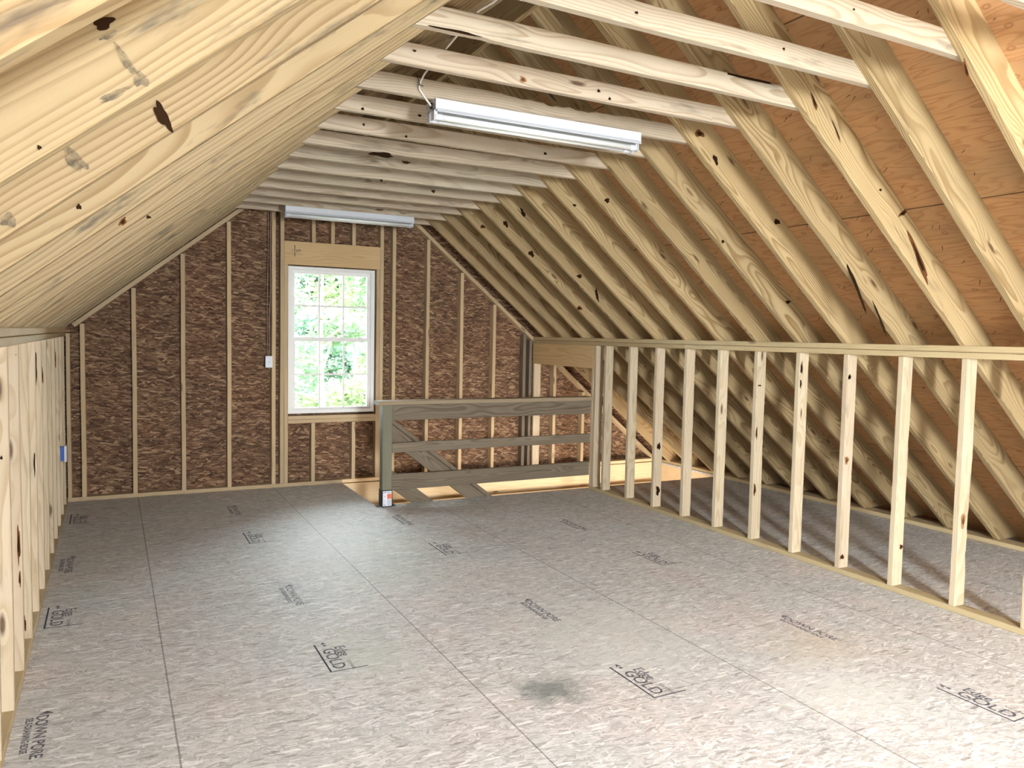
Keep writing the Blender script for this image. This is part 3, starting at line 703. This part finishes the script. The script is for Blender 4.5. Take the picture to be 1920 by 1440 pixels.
tube_bm(bm, smooth_path([(1.31, 2.30, 2.86), (1.275, 2.62, 2.80), (1.262, 2.81, 2.803), (1.29, 3.09, 2.80), (1.33, 3.47, 2.803), (1.335, 3.555, 2.795), (1.322, 3.582, 2.745), (1.345, 3.592, 2.715), (1.396, 3.618, 2.676)], 7), .0048, 8)
tag(link('power_cable', fin(bm, 'cable'), M_cable), 'white cable running over the ties to the nearer shop light', 'cable')
bm = bmesh.new(); tube_bm(bm, [(1.318, 3.574, 2.752), (1.340, 3.574, 2.748)], .0022, 6); tube_bm(bm, [(1.306, 3.578, 2.80), (1.322, 3.573, 2.752)], .002, 6)
tag(link('cable_staple', fin(bm, 'st'), M_dark), 'small dark staple holding the white cable to a collar tie', 'staple')

# ------------------------------------------------------------------ knots, bark pockets and stains of single boards
M_knotk = simple('knot_dark', (.022, .010, .004), .8); M_knotb = simple('knot_brown', (.12, .05, .018), .8); M_knotr = simple('knot_ring', (.30, .17, .085), .7)
for m_ in (M_knotk, M_knotb, M_knotr): m_.node_tree.nodes['Principled BSDF'].inputs['Specular IOR Level'].default_value = .05
def stainmat():
    m, N, L, B = newmat('grey_stain'); B.inputs['Base Color'].default_value = (.07, .068, .055, 1); B.inputs['Roughness'].default_value = .8
    tc = N.new('ShaderNodeTexCoord'); n = noise(N, L, tc.outputs['Object'], 45, 4, .7); f = ramp(N, L, n.outputs[0], [(.36, 0.0), (.66, .7)])
    t = N.new('ShaderNodeBsdfTransparent'); mx = N.new('ShaderNodeMixShader')
    L.new(f, mx.inputs[0]); L.new(t.outputs[0], mx.inputs[1]); L.new(B.outputs[0], mx.inputs[2]); L.new(mx.outputs[0], N['Material Output'].inputs[0]); return m
M_stain = stainmat()
# board kind and index, x, z, half sizes, angle, tone
MARKS = [
    ('K', 7, -0.388, 1.328, 0.0091, 0.0916, 0, 'k'),
    ('K', 8, -0.383, 1.26, 0.0071, 0.0496, 0, 'b'),
    ('K', 11, -0.381, 1.326, 0.007, 0.0809, 0, 'b'),
    ('K', 6, -0.366, 0.836, 0.0036, 0.0656, 0, 'k'),
    ('K', 4, -0.365, 0.604, 0.006, 0.0832, 0, 'b'),
    ('K', 4, -0.366, 0.454, 0.004, 0.0358, 0, 'b'),
    ('K', 3, -0.384, 1.053, 0.0044, 0.0073, 0, 'k'),
    ('K', 5, -0.391, 0.113, 0.0066, 0.0398, 0, 'b'),
    ('K', 4, -0.367, 1.441, 0.002, 0.0023, 0, 'k'),
    ('L', -3, -0.004, 1.968, 0.0139, 0.0069, 38, 'k'), ('L', -3, 0.002, 1.953, 0.0127, 0.0035, 35, 'g'), ('L', -3, 0.022, 1.924, 0.0226, 0.0056, -55, 'g'),
    ('L', -3, 0.04, 1.902, 0.0099, 0.0093, 0, 'g'), ('L', -3, 0.008, 1.877, 0.0224, 0.0049, 35, 'g'), ('L', -3, -0.08, 1.796, 0.0024, 0.0027, 0, 'k'),
    ('L', -2, 0.089, 1.957, 0.0262, 0.0097, -62, 'k'), ('L', -2, -0.155, 1.746, 0.0116, 0.0118, 0, 'g'), ('L', -2, -0.054, 1.861, 0.0248, 0.0121, -50, 'g'),
    ('L', -1, -0.061, 1.833, 0.0052, 0.0059, 0, 'k'), ('L', 0, 0.032, 1.857, 0.0131, 0.0073, 60, 'b'), ('L', 0, 0.096, 1.875, 0.0061, 0.0044, 0, 'k'),
    ('R', -1, 2.984, 2.637, 0.0431, 0.0121, -60, 'b'), ('R', 1, 3.062, 2.734, 0.0436, 0.0101, -58, 'b'), ('R', 1, 3.907, 2.025, 0.156, 0.0201, -55, 'b'),
    ('R', 1, 3.756, 2.258, 0.0365, 0.0112, 28, 'b'), ('R', 1, 3.571, 2.362, 0.0103, 0.0068, 0, 'k'), ('R', 1, 3.227, 2.613, 0.0568, 0.0052, -56, 'b'),
    ('R', 2, 3.925, 1.894, 0.1725, 0.0125, -56, 'k'), ('R', 2, 4.151, 1.705, 0.1205, 0.0097, -56, 'k'), ('R', 3, 3.044, 2.756, 0.0356, 0.0196, 0, 'b'),
    ('R', 3, 3.171, 2.622, 0.0325, 0.0138, -60, 'k'), ('R', 3, 3.681, 2.304, 0.0248, 0.0163, 0, 'k'), ('R', 3, 4.582, 1.764, 0.024, 0.0162, 0, 'b'),
    ('R', 4, 3.619, 2.218, 0.0139, 0.0105, 0, 'k'), ('R', 4, 4.237, 1.842, 0.0233, 0.0112, 0, 'k'), ('R', 6, 3.237, 2.568, 0.0211, 0.0173, 0, 'k'),
    ('R', 7, 3.209, 2.587, 0.017, 0.0102, 0, 'k'), ('R', 9, 3.186, 2.633, 0.0419, 0.016, -60, 'k'), ('R', 10, 3.226, 2.588, 0.0329, 0.0193, -50, 'k'),
    ('R', 9, 3.78, 2.117, 0.0256, 0.0168, 0, 'k'), ('R', 9, 3.975, 1.957, 0.0643, 0.0146, -75, 'k'), ('R', 10, 3.5, 2.334, 0.0341, 0.0222, -40, 'k'),
    ('R', 10, 4.044, 1.846, 0.0305, 0.0206, 0, 'b'), ('R', 11, 3.184, 2.607, 0.0254, 0.0177, 0, 'b'), ('T', 1, 1.168, 2.709, 0.1095, 0.0049, 0, 'k'),
    ('T', 1, 2.634, 2.789, 0.2134, 0.006, 0, 'k'), ('T', 2, 1.678, 2.729, 0.0165, 0.0142, 0, 'r'), ('T', 2, 2.093, 2.747, 0.0091, 0.0075, 0, 'k'),
    ('T', 2, 2.158, 2.72, 0.0077, 0.0063, 0, 'k'), ('T', 2, 1.153, 2.76, 0.0084, 0.0044, 0, 'k'), ('T', 4, 1.482, 2.734, 0.0106, 0.007, 0, 'k'),
    ('T', 4, 1.168, 2.721, 0.0085, 0.0068, 0, 'k'), ('T', 6, 1.531, 2.692, 0.0804, 0.015, 0, 'k'), ('T', 6, 1.695, 2.664, 0.0288, 0.0084, 0, 'k'),
    ('T', 5, 1.294, 2.752, 0.0078, 0.0075, 0, 'k'), ('T', 5, 1.551, 2.72, 0.0082, 0.0077, 0, 'k'), ('T', 5, 2.497, 2.741, 0.0118, 0.0084, 0, 'k'),
    ('T', 8, 2.206, 2.659, 0.0153, 0.0121, 0, 'k'), ('T', 8, 1.791, 2.694, 0.0102, 0.0097, 0, 'k'), ('T', 0, 1.713, 2.748, 0.0071, 0.0047, 0, 'k'),
    ('T', -1, 2.375, 2.755, 0.0055, 0.0037, 0, 'k'), ('T', 0, 2.46, 2.759, 0.0074, 0.0063, 0, 'k'), ('S', 8, 4.406, 0.59, 0.0212, 0.0293, 0, 'k'),
    ('S', 8, 4.41, 0.184, 0.0213, 0.0443, 0, 'k'), ('S', 3, 4.366, 1.338, 0.0129, 0.0125, 0, 'k'), ('S', 3, 4.33, 1.328, 0.0103, 0.0089, 0, 'k'),
    ('S', 3, 4.388, 0.774, 0.0235, 0.0273, 0, 'r'), ('S', 3, 4.365, 0.113, 0.021, 0.0166, 0, 'b'), ('S', 2, 4.425, 0.282, 0.0155, 0.0155, 0, 'b'),
    ('S', 1, 4.395, 0.543, 0.0403, 0.0476, 0, 'r'), ('S', 4, 4.342, 1.377, 0.0106, 0.0418, 0, 'k'), ('S', 4, 4.333, 1.263, 0.0079, 0.0305, 0, 'k'),
    ('S', 5, 4.369, 0.424, 0.011, 0.0457, 0, 'b'), ('S', 5, 4.366, 1.224, 0.0383, 0.0061, 0, 'b'), ('S', 5, 4.374, 0.86, 0.0082, 0.0822, 0, 'b'),
]

for kind, i, x, z, a, b, ang, tone in MARKS:
    if (kind, i) not in REG: continue
    yf = Y4 + i*S + {'L': .07, 'R': .02, 'T': .0, 'S': 0, 'K': 0}[kind]
    if kind == 'T':
        xl_, xr_ = XL + (ZT-H)/ML, XR - (ZT-H)/MR; yf = Y4 + i*S + .031 + (.0595-.031)*min(1, max(0, (x-xl_)/(xr_-xl_)))
    if kind == 'K': a = min(a, .016); x = min(max(x, XL-D+a+.006), XL-a-.006)
    if kind == 'S': a = min(a, .020); b = min(b, .045); x = min(max(x, XR+a+.006), XR+D-a-.006)
    rs = random.Random(int(x*1000)); an = math.radians(ang); bm = bmesh.new()
    for q_, (sc_, mi) in enumerate(((1.0, 0), (.55, 1))):
        if tone in 'kg' and q_: break
        vs_ = []; ph = rs.uniform(0, 6)
        for k in range(22):
            t = 2*math.pi*k/22; rr = sc_*(1 + .16*math.sin(3*t+ph) + .12*math.sin(5*t+ph*2) + rs.uniform(-.08, .08))
            u, v = a*rr*math.cos(t), b*rr*math.sin(t)
            vs_.append(bm.verts.new((u*math.cos(an)-v*math.sin(an), -.0006*(q_+1), u*math.sin(an)+v*math.cos(an))))
        bm.faces.new(vs_).material_index = mi
    me = bpy.data.meshes.new('mark'); bm.to_mesh(me); bm.free()
    ms = {'k': [M_knotk], 'b': [M_knotb, M_knotk], 'r': [M_knotr, M_knotb], 'g': [M_stain]}[tone]
    o = link('stain' if tone == 'g' else 'knot', me, None, None, mats=ms)
    par = REG[kind, i]; mw = Matrix.Translation((x, yf-.0022, z)); o.parent = par; o.matrix_local = par.matrix_local.inverted() @ mw

# ------------------------------------------------------------------ electrical boxes
sw = empty('switch_box', (1.383, YF, 1.205)); tag(sw, 'small white switch box fixed to a stud left of the window', 'switch')
def sbx(name, lo, hi, mat, par, bev=.002):
    bm = bmesh.new(); box_bm(bm, lo, hi)
    if bev: bmesh.ops.bevel(bm, geom=bm.edges[:], offset=bev, segments=2, affect='EDGES')
    o = link(name, fin(bm, name), mat, par); o.location = -Vector(par.location); return o
sbx('back_box', (1.352, YF-.002, 1.212), (1.410, YF+.055, 1.312), M_blue, sw)
sbx('cover_plate', (1.349, YF-.009, 1.205), (1.417, YF-.003, 1.319), M_white, sw)
sbx('toggle', (1.379, YF-.018, 1.253), (1.386, YF-.008, 1.267), M_lg, sw, .001)
bm = bmesh.new(); tube_bm(bm, smooth_path([(1.384, YF+.03, 1.31), (1.392, YF+.03, 1.45), (1.388, YF+.02, 1.7), (1.402, YF+.02, 1.95), (1.398, YF+.02, 2.3), (1.404, YF+.02, 2.75), (1.40, YF+.02, 2.92)]), .005, 8)
tag(link('wall_cable', fin(bm, 'c'), M_cable2), 'cable dropping down the stud into the white switch box', 'cable')
bm = bmesh.new(); tube_bm(bm, smooth_path([(1.372, YF+.035, 1.31), (1.375, YF+.035, 1.5), (1.372, YF+.035, 1.9), (1.380, YF+.03, 2.3), (1.384, YF+.03, 2.6), (1.38, YF+.03, 2.92)]), .004, 8)
tag(link('wall_cable', fin(bm, 'c'), M_cable2), 'second thinner cable beside the stud, left of the other switch cable', 'cable')
oy = 7.225
ob = empty('outlet_box', (XL-.02, oy, .47)); tag(ob, 'blue plastic outlet box with white cover on the left knee wall', 'outlet')
sbx('back_box', (XL-.05, oy-.06, .485), (XL+.010, oy-.002, .60), M_blue, ob)
sbx('cover_plate', (XL+.012, oy-.068, .478), (XL+.029, oy+.006, .607), M_white, ob)

# ------------------------------------------------------------------ floor stamps (parts of the floor)
def stamp_down(x, y):
    """arrow shaped stamp reading along the board, tops of the letters towards +x"""
    bm = bmesh.new()
    t = [bm.verts.new(p) for p in ((0, .004, 0), (-.03, .035, 0), (0, .066, 0))]; bm.faces.new(t)
    add_text(bm, 'DOWN PORE', .060, .004, .004, sx=.92); n0 = len(bm.verts)
    bm.verts.ensure_lookup_table(); mx = max(v.co.x for v in bm.verts); k = .36/mx
    for v in bm.verts:
        if v.co.x > 0: v.co.x *= k
    add_text(bm, 'SELF-DRAINING EDGE', .034, .012, -.032, sx=.88)
    o = link('floor_stamp', fin(bm, 'stamp'), M_ink, floor); o.matrix_local = Matrix.Translation((x, y, .0007)) @ Matrix.Rotation(-math.pi/2, 4, 'Z')
def stamp_gold(x, y):
    bm = bmesh.new()
    box_bm(bm, (-.26, -.004, 0), (.085, .004, .0003)); box_bm(bm, (.078, 0, 0), (.084, .175, .0003))
    add_text(bm, 'GOLD', .085, -.19, .022, sx=1.05); add_text(bm, 'Edge', .075, -.20, .085, sx=.9); add_text(bm, 'FLOOR PANELS', .022, -.02, .100, sx=.75)
    for p in (((-.28, .045), (-.25, .03), (-.25, .06)), ((-.25, .045), (-.225, .033), (-.225, .057))):
        v = [bm.verts.new((a, b, 0)) for a, b in p]; bm.faces.new(v)
    o = link('floor_stamp', fin(bm, 'stamp'), M_ink, floor); o.matrix_local = Matrix.Translation((x, y, .0007)) @ Matrix.Rotation(-math.pi/2, 4, 'Z')
for x, y in ((-.285, 3.56), (.925, 4.78), (2.15, 3.95), (3.355, 3.11), (-.285, 5.97), (3.40, 5.60), (.925, 7.2), (2.15, 6.30)): stamp_down(x, y)
for x, y in ((.885, 3.55), (2.09, 2.71), (-.325, 4.68), (.892, 5.95), (2.10, 5.11), (3.375, 4.29), (3.33, 1.90), (-.31, 7.1)): stamp_gold(x, y)

# ------------------------------------------------------------------ outside
bm = bmesh.new(); box_bm(bm, (-40, -40, -3.0), (60, 60, -2.9)); tag(link('ground', fin(bm, 'ground'), M_grass), 'grassy ground outside below the window', 'ground')['kind'] = 'structure'
def tree(x, y, hgt, seed, lm, label, n=2600, lr=.075):
    rs = random.Random(seed); t = empty('tree', (x, y, -2.9)); tag(t, label, 'tree', 'trees outside the window')
    bm = bmesh.new(); tips = []
    tube_bm(bm, [(0, 0, 0), (.06, .03, hgt*.35), (-.03, .05, hgt*.7), (.02, 0, hgt)], [.10, .07, .045, .015], 8)
    for k in range(26):
        z = hgt*rs.uniform(.12, .95); a = rs.uniform(0, 6.28); ln = rs.uniform(1.0, 2.2)*(1.15-z/hgt*.6)
        p0 = Vector((0, 0, z)); p1 = p0 + Vector((math.cos(a)*ln*.5, math.sin(a)*ln*.5, rs.uniform(.05, .5))); p2 = p1 + Vector((math.cos(a+rs.uniform(-.5, .5))*ln*.6, math.sin(a)*ln*.6, rs.uniform(-.2, .4)))
        tube_bm(bm, [p0, p1, p2], [.032, .02, .006], 5)
        for j in range(3):
            b0 = p1.lerp(p2, rs.random()); a2 = rs.uniform(0, 6.28); b1 = b0 + Vector((math.cos(a2)*.5, math.sin(a2)*.5, rs.uniform(-.2, .4)))
            tube_bm(bm, [b0, b1], [.010, .003], 4); tips.append((b0, b1))
        tips.append((p1, p2))
    o = link('trunk', fin(bm, 'trunk'), M_bark, t)
    bm = bmesh.new()
    for _ in range(n):
        a, b = rs.choice(tips); c = a.lerp(b, rs.uniform(.1, 1.1)) + Vector((rs.gauss(0, .16), rs.gauss(0, .16), rs.gauss(0, .14)))
        d = Vector((rs.gauss(0, 1), rs.gauss(0, 1), rs.gauss(0, .5))).normalized(); e = d.cross(Vector((rs.gauss(0, 1), rs.gauss(0, 1), rs.gauss(0, 1)))).normalized()
        s_ = lr*rs.uniform(.6, 1.3)
        v = [bm.verts.new(c + d*s_*p + e*s_*q_) for p, q_ in ((-.9, 0), (-.2, .42), (.5, .30), (1, 0), (.5, -.30), (-.2, -.42))]; bm.faces.new(v)
    me = bpy.data.meshes.new('leaves'); bm.to_mesh(me); bm.free(); o = link('foliage', me, lm, t)
tree(3.45, 14.3, 6.0, 3, M_leaf[0], 'leafy tree nearest the house in the window view', n=6000)
tree(5.3, 18.6, 6.6, 4, M_leaf[1], 'bushy yellow green tree standing behind the nearest tree outside', n=7500, lr=.085)
tree(6.3, 24.0, 7.0, 8, M_leaf[2], 'dense tree farthest behind the others outside the window', n=8000, lr=.11)
